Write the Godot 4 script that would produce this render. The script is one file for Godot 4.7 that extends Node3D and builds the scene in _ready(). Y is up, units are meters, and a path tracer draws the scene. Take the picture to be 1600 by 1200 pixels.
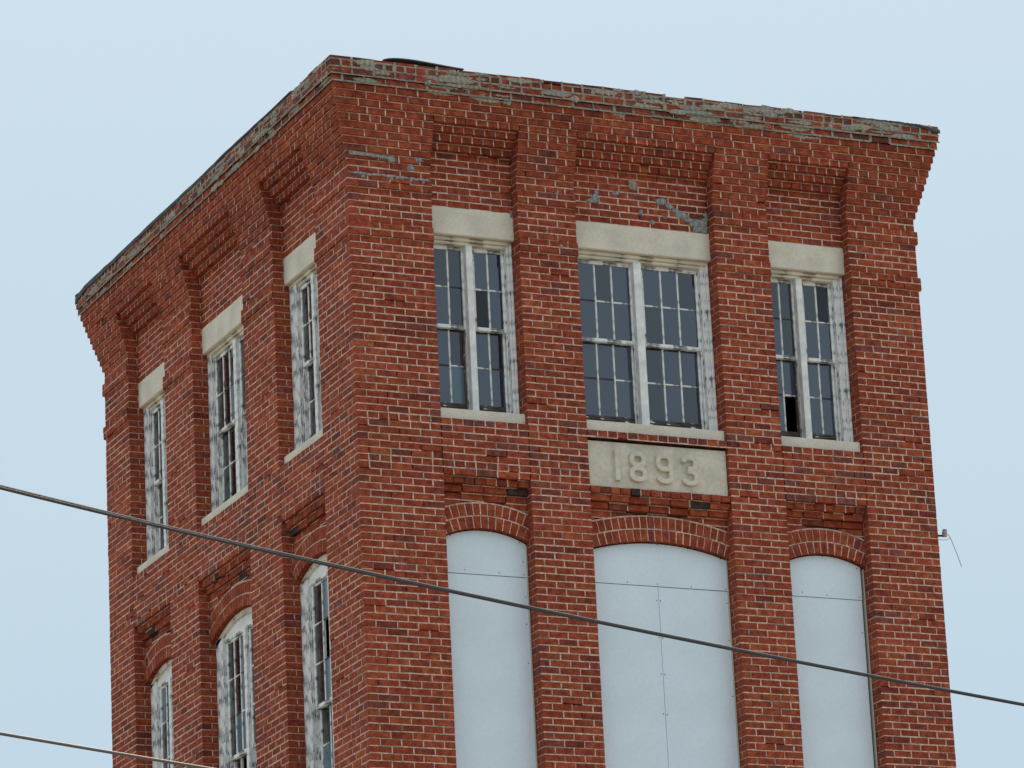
extends Node3D
# A brick mill tower of 1893 seen from the street with a long lens.
# Heights are counted in brick courses k downwards from the underside of the top-storey sills: y = Y0 - k * H.

const H := 0.0675
const L := 0.2135
const Y0 := 13.1
const W := 5.974
const D := 6.841
const LAST := 66

var rng := RandomNumberGenerator.new()
var cam: Camera3D
var building: Node3D
var M := {}

class MB:
	var v := PackedVector3Array()
	var n := PackedVector3Array()
	var c := PackedColorArray()
	func quad(a: Vector3, b: Vector3, cc: Vector3, d: Vector3, col: Color) -> void:
		var nn := (b - a).cross(cc - a)
		if nn.length_squared() < 1e-14:
			nn = (cc - a).cross(d - a)
		nn = nn.normalized()
		v.append(a); v.append(cc); v.append(b); v.append(a); v.append(d); v.append(cc)
		for i in 6:
			n.append(nn); c.append(col)
	func tri(a: Vector3, b: Vector3, cc: Vector3, col: Color) -> void:
		var nn := (b - a).cross(cc - a).normalized()
		v.append(a); v.append(cc); v.append(b)
		for i in 3:
			n.append(nn); c.append(col)
	func hexa(p: Array, col: Color) -> void:
		# p: 0-3 back face, 4-7 front face, each counter-clockwise seen from the front
		quad(p[4], p[5], p[6], p[7], col)
		quad(p[1], p[0], p[3], p[2], col)
		quad(p[0], p[1], p[5], p[4], col)
		quad(p[2], p[3], p[7], p[6], col)
		quad(p[1], p[2], p[6], p[5], col)
		quad(p[3], p[0], p[4], p[7], col)
	func box(x0: float, x1: float, y0: float, y1: float, z0: float, z1: float, col := Color(1, 1, 1)) -> void:
		hexa([Vector3(x0, y0, z0), Vector3(x1, y0, z0), Vector3(x1, y1, z0), Vector3(x0, y1, z0),
			Vector3(x0, y0, z1), Vector3(x1, y0, z1), Vector3(x1, y1, z1), Vector3(x0, y1, z1)], col)
	func rbox(x0: float, x1: float, y0: float, y1: float, z0: float, z1: float, b: float, col := Color(1, 1, 1)) -> void:
		# box whose front edges are chamfered by b
		var m := [Vector3(x0, y0, z1 - b), Vector3(x1, y0, z1 - b), Vector3(x1, y1, z1 - b), Vector3(x0, y1, z1 - b)]
		var f := [Vector3(x0 + b, y0 + b, z1), Vector3(x1 - b, y0 + b, z1), Vector3(x1 - b, y1 - b, z1), Vector3(x0 + b, y1 - b, z1)]
		var k := [Vector3(x0, y0, z0), Vector3(x1, y0, z0), Vector3(x1, y1, z0), Vector3(x0, y1, z0)]
		quad(f[0], f[1], f[2], f[3], col)
		quad(k[1], k[0], k[3], k[2], col)
		for i in 4:
			var j := (i + 1) % 4
			quad(m[i], m[j], f[j], f[i], col)
			quad(k[i], k[j], m[j], m[i], col)
	func mesh(mat: Material) -> ArrayMesh:
		var a := []
		a.resize(Mesh.ARRAY_MAX)
		a[Mesh.ARRAY_VERTEX] = v
		a[Mesh.ARRAY_NORMAL] = n
		a[Mesh.ARRAY_COLOR] = c
		var me := ArrayMesh.new()
		me.add_surface_from_arrays(Mesh.PRIMITIVE_TRIANGLES, a)
		me.surface_set_material(0, mat)
		return me

func put(called: String, mb: MB, mat: Material, parent: Node3D) -> MeshInstance3D:
	var o := MeshInstance3D.new()
	o.name = called
	o.mesh = mb.mesh(mat)
	parent.add_child(o, true)
	return o

func node(called: String, parent: Node3D, turn := 0.0) -> Node3D:
	var o := Node3D.new()
	o.name = called
	parent.add_child(o, true)
	o.rotation.y = turn
	return o

func tag(o: Node, label: String, category := "", group := "", kind := "") -> void:
	if label != "": o.set_meta("label", label)
	if category != "": o.set_meta("category", category)
	if group != "": o.set_meta("group", group)
	if kind != "": o.set_meta("kind", kind)

func ky(k: float) -> float:
	return Y0 - k * H

func lin(r: float, g: float, b: float) -> Color:
	return Color(r, g, b).linear_to_srgb()

# ---------------------------------------------------------------- materials
func noise_image(size: int, sd: int, fx: float, fy: float, oct: int) -> PackedFloat32Array:
	var f := FastNoiseLite.new()
	f.seed = sd
	f.noise_type = FastNoiseLite.TYPE_SIMPLEX_SMOOTH
	f.frequency = 1.0
	f.fractal_octaves = oct
	var out := PackedFloat32Array()
	out.resize(size * size)
	# tileable: blend across the seams
	for y in size:
		for x in size:
			var u := float(x) / size
			var w := float(y) / size
			var a := f.get_noise_2d(u * fx, w * fy)
			var b := f.get_noise_2d((u - 1.0) * fx, w * fy)
			var c := f.get_noise_2d(u * fx, (w - 1.0) * fy)
			var d := f.get_noise_2d((u - 1.0) * fx, (w - 1.0) * fy)
			var e := lerpf(lerpf(a, b, u), lerpf(c, d, u), w)
			var q := sqrt(((1 - u) * (1 - u) + u * u) * ((1 - w) * (1 - w) + w * w))
			out[y * size + x] = e / q
	return out

func grain_texture(size: int, sd: int, lo: float, hi: float, fa: float, fb: float, tint := Vector3.ONE) -> ImageTexture:
	var a := noise_image(size, sd, fa, fa, 3)
	var b := noise_image(size, sd + 9, fb, fb, 2)
	var im := Image.create(size, size, false, Image.FORMAT_RGB8)
	for y in size:
		for x in size:
			var t := clampf(0.5 + 0.75 * a[y * size + x] + 0.45 * b[y * size + x], 0.0, 1.0)
			var g := lerpf(lo, hi, t)
			im.set_pixel(x, y, Color(pow(g, tint.x), pow(g, tint.y), pow(g, tint.z)))
	return ImageTexture.create_from_image(im)

func normal_texture(size: int, sd: int, fa: float, strength: float) -> ImageTexture:
	var a := noise_image(size, sd, fa, fa, 4)
	var im := Image.create(size, size, false, Image.FORMAT_RGB8)
	for y in size:
		for x in size:
			var h0 := a[y * size + x]
			var hx := a[y * size + (x + 1) % size]
			var hy := a[((y + 1) % size) * size + x]
			var nn := Vector3((h0 - hx) * strength, (h0 - hy) * strength, 1.0).normalized()
			im.set_pixel(x, y, Color(nn.x * 0.5 + 0.5, nn.y * 0.5 + 0.5, nn.z * 0.5 + 0.5))
	return ImageTexture.create_from_image(im)

func peel_texture(size: int, sd: int, cover: float, along_x: bool, paint: Color, wood: Color, deep: Color) -> ImageTexture:
	var fx := 34.0
	var fy := 3.5
	if along_x:
		fx = 2.4
		fy = 30.0
	var a := noise_image(size, sd, fx, fy, 4)
	var b := noise_image(size, sd + 5, 4.0, 4.0, 3)
	var c := noise_image(size, sd + 8, fx * 2.0, fy * 2.0, 2)
	var im := Image.create(size, size, false, Image.FORMAT_RGB8)
	for y in size:
		for x in size:
			var i := y * size + x
			var t := 0.7 * a[i] + 0.8 * b[i] + 0.25 * c[i] + (cover - 0.5) * 1.5
			var col := wood.lerp(deep, clampf(0.5 + c[i] * 1.4, 0.0, 1.0))
			if t > 0.0:
				col = paint * (0.94 + 0.12 * clampf(b[i] + c[i] * 0.4, -0.5, 0.5))
			elif t > -0.05:
				col = paint * 0.8
			im.set_pixel(x, y, Color(clampf(col.r, 0, 1), clampf(col.g, 0, 1), clampf(col.b, 0, 1)))
	return ImageTexture.create_from_image(im)

func mat(called: String, col: Color, rough := 0.9, tex: Texture2D = null, scale := 1.0, vcol := false) -> StandardMaterial3D:
	var m := StandardMaterial3D.new()
	m.resource_name = called
	m.albedo_color = col
	m.roughness = rough
	m.metallic_specular = 0.35
	if tex:
		m.albedo_texture = tex
		m.uv1_triplanar = true
		m.uv1_triplanar_sharpness = 8.0
		m.uv1_scale = Vector3.ONE * scale
	m.vertex_color_use_as_albedo = vcol
	M[called] = m
	return m

func make_materials() -> void:
	var nb := normal_texture(256, 31, 26.0, 3.0)
	var br := mat("brick_clay", Color(1, 1, 1), 0.92, grain_texture(512, 3, 0.70, 1.0, 9.0, 60.0, Vector3(0.85, 1.1, 1.1)), 1.1, true)
	br.uv1_world_triplanar = true
	br.normal_enabled = true
	br.normal_texture = nb
	br.normal_scale = 0.6
	var mo := mat("mortar", Color(1, 1, 1), 0.95, grain_texture(256, 14, 0.72, 1.0, 14.0, 50.0), 1.4, true)
	mo.normal_enabled = true
	mo.normal_texture = nb
	mo.normal_scale = 0.5
	var st := mat("cast_stone", lin(0.74, 0.675, 0.565), 0.9, grain_texture(512, 21, 0.92, 1.0, 5.0, 40.0), 0.7)
	st.normal_enabled = true
	st.normal_texture = nb
	st.normal_scale = 0.12
	mat("date_stone_face", lin(0.71, 0.645, 0.535), 0.9, grain_texture(512, 25, 0.89, 1.0, 4.0, 30.0), 0.6)
	var white := Color(0.94, 0.945, 0.935)
	var cream := Color(0.88, 0.85, 0.78)
	var grey := Color(0.60, 0.62, 0.645)
	var dark := Color(0.40, 0.41, 0.43)
	mat("paint_sound", Color(1, 1, 1), 0.6, peel_texture(256, 41, 1.25, false, white, grey, dark), 1.3)
	mat("paint_peeling", Color(1, 1, 1), 0.7, peel_texture(512, 42, 0.66, false, white, grey, dark), 1.5)
	mat("paint_flaked", Color(1, 1, 1), 0.8, peel_texture(512, 43, 0.60, false, white * 0.97, grey, dark), 1.5)
	mat("paint_head", Color(1, 1, 1), 0.75, peel_texture(512, 44, 0.72, true, cream, Color(0.60, 0.52, 0.44), Color(0.42, 0.33, 0.26)), 0.8)
	mat("paint_rail", Color(1, 1, 1), 0.75, peel_texture(512, 45, 0.6, true, white, grey, dark), 1.7)
	mat("bare_wood", Color(1, 1, 1), 0.85, peel_texture(256, 46, 0.12, false, cream, Color(0.45, 0.37, 0.32), Color(0.24, 0.20, 0.18)), 1.5)
	mat("bare_rail", Color(1, 1, 1), 0.85, peel_texture(256, 47, 0.15, true, white, Color(0.40, 0.37, 0.35), Color(0.22, 0.19, 0.18)), 1.5)
	var gl := mat("window_glass", Color(0.14, 0.205, 0.30, 0.85), 0.04)
	gl.transparency = BaseMaterial3D.TRANSPARENCY_ALPHA
	gl.metallic_specular = 1.0
	gl.clearcoat_enabled = true
	gl.clearcoat = 0.8
	gl.clearcoat_roughness = 0.03
	var g2 := gl.duplicate() as StandardMaterial3D
	g2.resource_name = "window_glass_dusty"
	g2.albedo_color = Color(0.20, 0.26, 0.33, 0.86)
	g2.roughness = 0.09
	M["dusty"] = g2
	var g3 := gl.duplicate() as StandardMaterial3D
	g3.resource_name = "window_glass_clean"
	g3.albedo_color = Color(0.10, 0.14, 0.20, 0.7)
	M["clean"] = g3
	var gd := mat("darkened_glass", Color(0.10, 0.10, 0.11, 0.6), 0.08)  # dark glass; for the side wall the reveal's dark reflection is in its colour
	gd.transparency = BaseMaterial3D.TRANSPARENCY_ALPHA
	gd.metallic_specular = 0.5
	var gm := mat("bluish_glass", Color(0.36, 0.47, 0.52, 0.75), 0.12)  # paler, bluish glass colour for a few single panes
	gm.transparency = BaseMaterial3D.TRANSPARENCY_ALPHA
	gm.metallic_specular = 0.7
	var bd := mat("painted_board", lin(0.74, 0.84, 0.92), 0.55, grain_texture(512, 61, 0.965, 1.0, 3.0, 36.0), 0.5)
	bd.metallic_specular = 0.4
	mat("screw_head", Color(0.22, 0.20, 0.19), 0.6)
	mat("board_edge", Color(0.72, 0.71, 0.66), 0.8)
	mat("interior", Color(0.13, 0.115, 0.10), 0.95)
	mat("roof_felt", Color(0.36, 0.36, 0.385), 0.8, grain_texture(256, 71, 0.7, 1.0, 6.0, 30.0), 1.0)
	mat("plain_brick", lin(0.20, 0.055, 0.04), 0.95, grain_texture(256, 72, 0.6, 1.0, 8.0, 40.0), 0.8)
	mat("cable_jacket", Color(0.19, 0.19, 0.21), 0.5)
	mat("cable_steel", Color(0.46, 0.45, 0.45), 0.55)
	mat("old_cable", Color(0.36, 0.345, 0.34), 0.6)
	mat("porcelain", Color(0.62, 0.61, 0.61), 0.35)
	mat("iron", Color(0.20, 0.18, 0.18), 0.7)
	mat("wire_grey", Color(0.55, 0.57, 0.58), 0.6)
	mat("concrete_ground", lin(0.40, 0.37, 0.305), 0.95, grain_texture(256, 81, 0.7, 1.0, 7.0, 60.0), 0.2)
	mat("patch_grey", Color(1, 1, 1), 0.95, grain_texture(256, 82, 0.72, 1.0, 12.0, 50.0), 2.0, true)

# ---------------------------------------------------------------- brickwork
var broad := FastNoiseLite.new()

func brick_colour(k: float, s: float, bay: bool, front: bool) -> Color:
	var r := rng.randf()
	var col := Color(0.39, 0.082, 0.038)
	if r < 0.035: col = Color(0.25, 0.056, 0.034)
	elif r < 0.17: col = Color(0.44, 0.104, 0.042)
	elif r < 0.21: col = Color(0.29, 0.078, 0.056)
	elif r < 0.38: col = Color(0.345, 0.072, 0.037)
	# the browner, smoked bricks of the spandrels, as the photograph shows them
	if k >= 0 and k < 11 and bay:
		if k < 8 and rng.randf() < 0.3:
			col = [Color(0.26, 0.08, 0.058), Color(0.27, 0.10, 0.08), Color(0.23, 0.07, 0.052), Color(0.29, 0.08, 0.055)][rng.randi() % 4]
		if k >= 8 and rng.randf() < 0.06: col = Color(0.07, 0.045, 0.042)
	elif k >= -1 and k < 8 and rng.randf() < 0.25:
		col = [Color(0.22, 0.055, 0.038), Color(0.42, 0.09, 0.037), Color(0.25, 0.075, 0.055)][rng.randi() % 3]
	elif k < -46 and rng.randf() < 0.5:
		col = [Color(0.23, 0.075, 0.052), Color(0.28, 0.088, 0.06), Color(0.19, 0.066, 0.05)][rng.randi() % 3]
	var b := broad.get_noise_3d(s * 0.9, k * H * 1.3, 0.0 if front else 40.0)
	var g := rng.randf_range(0.91, 1.10) * (1.0 + 0.22 * b)
	return Color(col.r * g, col.g * g * rng.randf_range(0.94, 1.07), col.b * g * rng.randf_range(0.94, 1.08))

func mortar_colour(k: float) -> Color:
	var g := rng.randf_range(0.85, 1.08)
	if k < -46.5:
		return Color(0.43 * g, 0.385 * g, 0.31 * g)
	if rng.randf() < 0.06: return Color(0.42 * g, 0.38 * g, 0.33 * g)
	return Color(0.84 * g, 0.575 * g, 0.44 * g)

func add_brick(mb: MB, s0: float, s1: float, y0: float, y1: float, o: float, depth: float, col: Color, tilt := 1.0) -> void:
	var ch := rng.randf_range(0.002, 0.0045)
	var oo := o + rng.randf_range(-0.0022, 0.0018) * tilt
	var j := 0.0016 * tilt
	var zb := oo - depth
	var zm := oo - ch
	var k := [Vector3(s0, y0, zb), Vector3(s1, y0, zb), Vector3(s1, y1, zb), Vector3(s0, y1, zb)]
	var m := []
	var f := []
	var cs := [Vector2(s0, y0), Vector2(s1, y0), Vector2(s1, y1), Vector2(s0, y1)]
	var ins := [Vector2(1, 1), Vector2(-1, 1), Vector2(-1, -1), Vector2(1, -1)]
	for i in 4:
		var q: Vector2 = cs[i] + Vector2(rng.randf_range(-j, j), rng.randf_range(-j, j))
		var chip := ch
		if rng.randf() < 0.05: chip += rng.randf_range(0.004, 0.016)
		m.append(Vector3(q.x, q.y, zm))
		f.append(Vector3(q.x + ins[i].x * chip, q.y + ins[i].y * minf(chip, 0.012), oo + rng.randf_range(-0.0015, 0.0015)))
	mb.quad(f[0], f[1], f[2], f[3], col)
	for i in 4:
		var i2 := (i + 1) % 4
		mb.quad(m[i], m[i2], f[i2], f[i], col)
		mb.quad(k[i], k[i2], m[i2], m[i], col)

# joint boundaries along [a, b]: kind 0 stretchers, 1 stretchers with halves at the ends, 2 headers
func cells(a: float, b: float, kind: int) -> PackedFloat32Array:
	var out := PackedFloat32Array()
	var w := b - a
	var n := maxi(1, roundi(w / L))
	out.append(a)
	if kind == 2:
		n = maxi(1, roundi(w / (L * 0.5)))
		for i in range(1, n): out.append(a + w * i / n + rng.randf_range(-0.005, 0.005))
	elif kind == 0 or n == 1:
		for i in range(1, n): out.append(a + w * i / n + rng.randf_range(-0.009, 0.009))
	else:
		for i in n: out.append(a + w * (i + 0.5) / n + rng.randf_range(-0.009, 0.009))
	out.append(b)
	return out

func pier_offset(c: int) -> float:
	if c == -27 or c == -26 or c == -34 or c == -33: return 0.021
	if c <= -37:
		return 0.0192 * minf(12.0, -c - 36.0)
	return 0.0

# offset of the bay's brickwork at course c; -9 where the bay is open
func bay_offset(c: int, plaque: bool, _arched: bool) -> float:
	if c <= -43: return pier_offset(c)
	if c == -42: return 0.072
	if c == -41: return 0.012
	if c == -40: return -0.05
	if c <= -32: return -0.115
	if c <= -1: return -9.0
	if plaque:
		if c == 0: return 0.0
		if c <= 7: return -9.0
		if c == 8: return 0.0
		if c == 9: return -0.03
		if c == 10: return -0.07
	else:
		if c <= 7: return 0.0
		if c == 8: return -0.04
		if c == 9: return -0.08
	if c <= 17: return -0.116
	return -9.0

func bond(c: int, bay: bool) -> int:
	if c == 0 or c == 6: return 2
	if bay and c >= -43 and c <= -40: return 2
	if not bay and c == -42: return 2
	if bay and (c == 8 or c == 9): return 2 if c == 8 else 0
	if c == -49: return 2
	return absi(c) % 2

var usual_glass := "glass"
var chosen := []      # candidate bricks for the single parts

func lay(mb: MB, mo: MB, pl: Dictionary, c: int, a: float, b: float, o: float, below: float, kind: int, bay: bool, front: bool, end_a: int, end_b: int) -> void:
	# end codes: 0 butt, 1 arris with a return, 2 building corner owned here, 3 building corner owned by the other wall
	var cs := cells(a, b, kind)
	var worn := c <= -47
	var yt := ky(c)
	var yb := ky(c + 1)
	if c == -50: yt = ky(-49.55)
	var jw := 0.0046
	var n := cs.size() - 1
	for i in n:
		var s0: float = cs[i]
		var s1: float = cs[i + 1]
		var g0 := jw
		var g1 := jw
		var first := i == 0
		var last := i == n - 1
		if first and end_a > 0: g0 = 0.0
		if last and end_b > 0: g1 = 0.0
		var depth := 0.098 + maxf(0.0, o)
		if (first and end_a == 1 or last and end_b == 1) and s1 - s0 < 0.15: depth = 0.205 + maxf(0, o)
		if (first and end_a == 3) or (last and end_b == 3):
			# the other wall's corner brick fills this cell
			pass
		else:
			var x0 := s0 + g0
			var x1 := s1 - g1
			var y0 := yb + 0.0043 + rng.randf_range(-0.001, 0.001)
			var y1 := yt - 0.0043 + rng.randf_range(-0.001, 0.001)
			var skip := false
			if worn:
				x0 += rng.randf_range(0.0, 0.011)
				x1 -= rng.randf_range(0.0, 0.011)
				y0 += rng.randf_range(0.0, 0.006)
				y1 -= rng.randf_range(0.0, 0.005)
				if c == -50:
					y1 += rng.randf_range(-0.004, 0.004)
					if rng.randf() < 0.02: skip = true
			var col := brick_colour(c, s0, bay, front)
			var tilt := 1.0 if not worn else 2.5
			if bay and c >= 8 and c < 11: tilt = 2.5
			if bay and c >= -43 and c < -39: tilt = 1.2
			if not skip:
				if front and not bay and s1 - s0 > 0.17 and o > -0.01 and c > -45:
					chosen.append([s0, x0, x1, y0, y1, o, depth, col, tilt])
				else:
					add_brick(mb, x0, x1, y0, y1, o, depth, col, tilt)
		# joints
		var r := rng.randf_range(0.0008, 0.0035)
		var lost := 0.012
		if bay and c >= 8 and c < 11: lost = 0.35
		elif c <= -40 and bay and c > -44: lost = 0.03
		elif c > -8 and c < 8: lost = 0.04
		if worn: r = rng.randf_range(-0.001, 0.004)
		var mc := mortar_colour(c)
		if rng.randf() > lost:
			var z := minf(o, below) - r if not worn else o - r
			var e0 := s0
			var e1 := s1
			if first and end_a > 0: e0 += r
			if last and end_b > 0: e1 -= r
			mo.quad(Vector3(e0, yb - 0.007 - (0.002 if worn else 0.0), z), Vector3(e1, yb - 0.007 - (0.002 if worn else 0.0), z), Vector3(e1, yb + 0.007 + (0.002 if worn else 0.0), z), Vector3(e0, yb + 0.007 + (0.002 if worn else 0.0), z), mc)
		if not last and rng.randf() > lost * 2.0:
			var z2 := o - rng.randf_range(0.0005, 0.0032)
			var ww := 0.0064 + rng.randf_range(0.0, 0.001)
			if worn:
				ww = rng.randf_range(0.006, 0.02)
				z2 = o - rng.randf_range(-0.003, 0.003)
			var mc2 := mortar_colour(c)
			mo.quad(Vector3(s1 - ww, yb, z2), Vector3(s1 + ww, yb, z2), Vector3(s1 + ww, yt - (0.0 if c > -50 else rng.randf_range(0.0, 0.012)), z2), Vector3(s1 - ww, yt - (0.0 if c > -50 else rng.randf_range(0.0, 0.012)), z2), mc2)

# the return of a pier into a bay: bricks and joints on its side
func reveal(mb: MB, mo: MB, c: int, s: float, side: float, o: float, deep: float, half: bool, back: float) -> void:
	var yt := ky(c)
	var yb := ky(c + 1)
	var r := rng.randf_range(0.0015, 0.004)
	var mc := mortar_colour(c)
	var z0 := back
	var x := s - side * r
	var a := Vector3(x, yb - 0.007, z0)
	var b := Vector3(x, yb - 0.007, o - r)
	var cc := Vector3(x, yb + 0.007, o - r)
	var d := Vector3(x, yb + 0.007, z0)
	if side > 0: mo.quad(b, a, d, cc, mc)
	else: mo.quad(a, b, cc, d, mc)
	if not half:
		# a stretcher ends at the arris: a second brick lies behind it
		var zf := o - 0.098 - maxf(0.0, o) - 0.012
		if zf > deep + 0.03:
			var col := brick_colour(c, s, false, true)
			var x0 := s - side * 0.1
			var xa := minf(x0, s - side * 0.0)
			var xb := maxf(x0, s)
			mb.box(xa, xb, yb + 0.0043, yt - 0.0043, deep, zf, col)
			var j0 := zf - 0.002
			var j1 := zf + 0.015
			var p := Vector3(x, yb, j0)
			var q := Vector3(x, yb, j1)
			var p2 := Vector3(x, yt, j1)
			var q2 := Vector3(x, yt, j0)
			if side > 0: mo.quad(q, p, q2, p2, mortar_colour(c))
			else: mo.quad(p, q, p2, q2, mortar_colour(c))

func arch_geometry(a: float, b: float, crown_k: float, rise: float) -> Array:
	var half := (b - a) * 0.5
	var rad := (half * half + rise * rise) / (2.0 * rise)
	return [(a + b) * 0.5, ky(crown_k) - rad, rad]

func build_wall(wall: Node3D, pl: Dictionary) -> void:
	var mb := MB.new()
	var mo := MB.new()
	var front: bool = pl.front
	var piers: Array = pl.piers
	var bays: Array = pl.bays
	var lo: float = pl.lo
	var hi: float = pl.hi
	for c in range(-50, LAST):
		var po := pier_offset(c)
		var pb := pier_offset(c + 1)
		var whole := c <= -43
		var own := (absi(c) % 2 == 0) == front   # who owns the corner brick in this course
		if bond(c, false) == 2: own = front
		var corner := 2 if own else 3
		if c == -50 and not front: own = false
		# segments: [a, b, offset, below, bond, bay, end_a, end_b]
		var segs := []
		if c < -43:
			var k := bond(c, false)
			segs.append([lo - po, hi + po, po, pb, k, false, 0, 0])
		else:
			var cur := []
			for i in piers.size():
				var pr: Array = piers[i]
				segs.append([pr[0], pr[1], po, pb, bond(c, false), false, 1, 1])
				if i < bays.size():
					var by: Dictionary = bays[i]
					var bo := bay_offset(c, by.plaque, true)
					if bo < -8.0: continue
					var bb := bay_offset(c + 1, by.plaque, true)
					if bb < -8.0: bb = bo
					if c >= 10 and bo < -0.1:
						# beside and above the arch only
						var g := arch_geometry(by.a, by.b, by.crown, by.rise)
						var ro: float = g[2] + 0.247
						var ym: float = ky(c + 0.45) - g[1]
						if ym >= ro:
							segs.append([by.a, by.b, bo, bb, absi(c) % 2, true, 0, 0])
						else:
							var hw := sqrt(ro * ro - ym * ym)
							if by.a < g[0] - hw - 0.03: segs.append([by.a, g[0] - hw, bo, bb, 0, true, 0, 0])
							if by.b > g[0] + hw + 0.03: segs.append([g[0] + hw, by.b, bo, bb, 0, true, 0, 0])
						continue
					segs.append([by.a, by.b, bo, bb, bond(c, true), true, 0, 0])
			# flush spandrels run on into the piers
			for sg in segs:
				if sg[5] and absf(sg[2] - po) < 0.001: sg[6] = 0
			for i in range(segs.size()):
				var sg: Array = segs[i]
				if not sg[5]:
					if i > 0 and segs[i - 1][5] and absf(segs[i - 1][2] - po) < 0.001 and absf(segs[i - 1][1] - sg[0]) < 0.001: sg[6] = 0
					if i < segs.size() - 1 and segs[i + 1][5] and absf(segs[i + 1][2] - po) < 0.001: sg[7] = 0
			segs[0][0] = lo - po
			for sg in segs:
				if absf(sg[1] - hi) < 1e-4 and not sg[5]: sg[1] = hi + po
		var lastseg: Array = segs[segs.size() - 1]
		# the building's corner: at the low end of the front wall, at the high end of the side wall
		if front:
			segs[0][6] = corner
			lastseg[7] = 1
		else:
			segs[0][6] = 1
			for sg in segs:
				if not sg[5] and sg[1] > hi - 0.001: sg[7] = corner
		for sg in segs:
			var kind: int = sg[4]
			if kind != 2 and not sg[5]:
				kind = 0 if own else 1
				if not front: kind = 0 if own else 1
			lay(mb, mo, pl, c, sg[0], sg[1], sg[2], sg[3], kind, sg[5], front, sg[6], sg[7])
			if not sg[5] and c >= -42:
				var isha := kind != 0
				if sg[6] == 1 and sg[0] > lo + 0.1: reveal(mb, mo, c, sg[0], -1.0, sg[2], -0.215, isha, -0.215)
				if sg[7] == 1 and sg[1] < hi - 0.1: reveal(mb, mo, c, sg[1], 1.0, sg[2], -0.215, isha, -0.215)
	# bricks that show largest become parts of their own (front wall only)
	if front:
		for e in chosen:
			var p := Vector3((e[1] + e[2]) * 0.5, (e[3] + e[4]) * 0.5, e[5])
			var q: Vector3 = cam.transform.affine_inverse() * p
			var t := tan(deg_to_rad(cam.fov * 0.5))
			var sx := q.x / -q.z / (t * 4.0 / 3.0)
			var sy := q.y / -q.z / t
			var inside: bool = absf(sx) < 0.98 and absf(sy) < 0.97
			e.append(-1.0 if not inside else float(e[2] - e[1]) * float(e[4] - e[3]) / (q.z * q.z) * 1e6)
		chosen.sort_custom(func(x, y): return x[9] > y[9])
		for i in chosen.size():
			var e: Array = chosen[i]
			if i < 300 and e[9] > 0:
				var one := MB.new()
				var cx: float = (e[1] + e[2]) * 0.5
				var cy: float = (e[3] + e[4]) * 0.5
				add_brick(one, e[1] - cx, e[2] - cx, e[3] - cy, e[4] - cy, 0.0, e[6], e[7], e[8])
				var o := put("brick", one, M.brick_clay, wall)
				o.position = Vector3(cx, cy, e[5])
			else:
				add_brick(mb, e[1], e[2], e[3], e[4], e[5], e[6], e[7], e[8])
	tag(put("brickwork", mb, M.brick_clay, wall), "", "", "", "stuff")
	# the solid wall behind the face bricks
	var back := -0.38
	var dk := Color(0.20, 0.15, 0.125)
	for i in piers.size():
		var pr: Array = piers[i]
		var e0: float = pr[0] + 0.035
		var e1: float = pr[1] - 0.035
		mo.box(e0, e1, ky(LAST), ky(-49.3), back, -0.03, dk)
	for by in bays:
		mo.box(by.a - 0.05, by.b + 0.05, ky(-31.5), ky(-49.25), back + 0.004, -0.147, dk)
		mo.box(by.a - 0.05, by.b + 0.05, ky(13.2 if not by.plaque else 13.2), ky(-0.2), back + 0.006, -0.147 if by.plaque else -0.147, dk)
		if not by.plaque: mo.box(by.a - 0.05, by.b + 0.05, ky(7.5), ky(0.3), -0.2, -0.031, dk)
		mo.box(by.a - 0.05, by.b + 0.05, ky(-41.9), ky(-49.2), -0.2, -0.028, dk)
	tag(put("mortar", mo, M.mortar, wall), "", "", "", "stuff")

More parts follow.
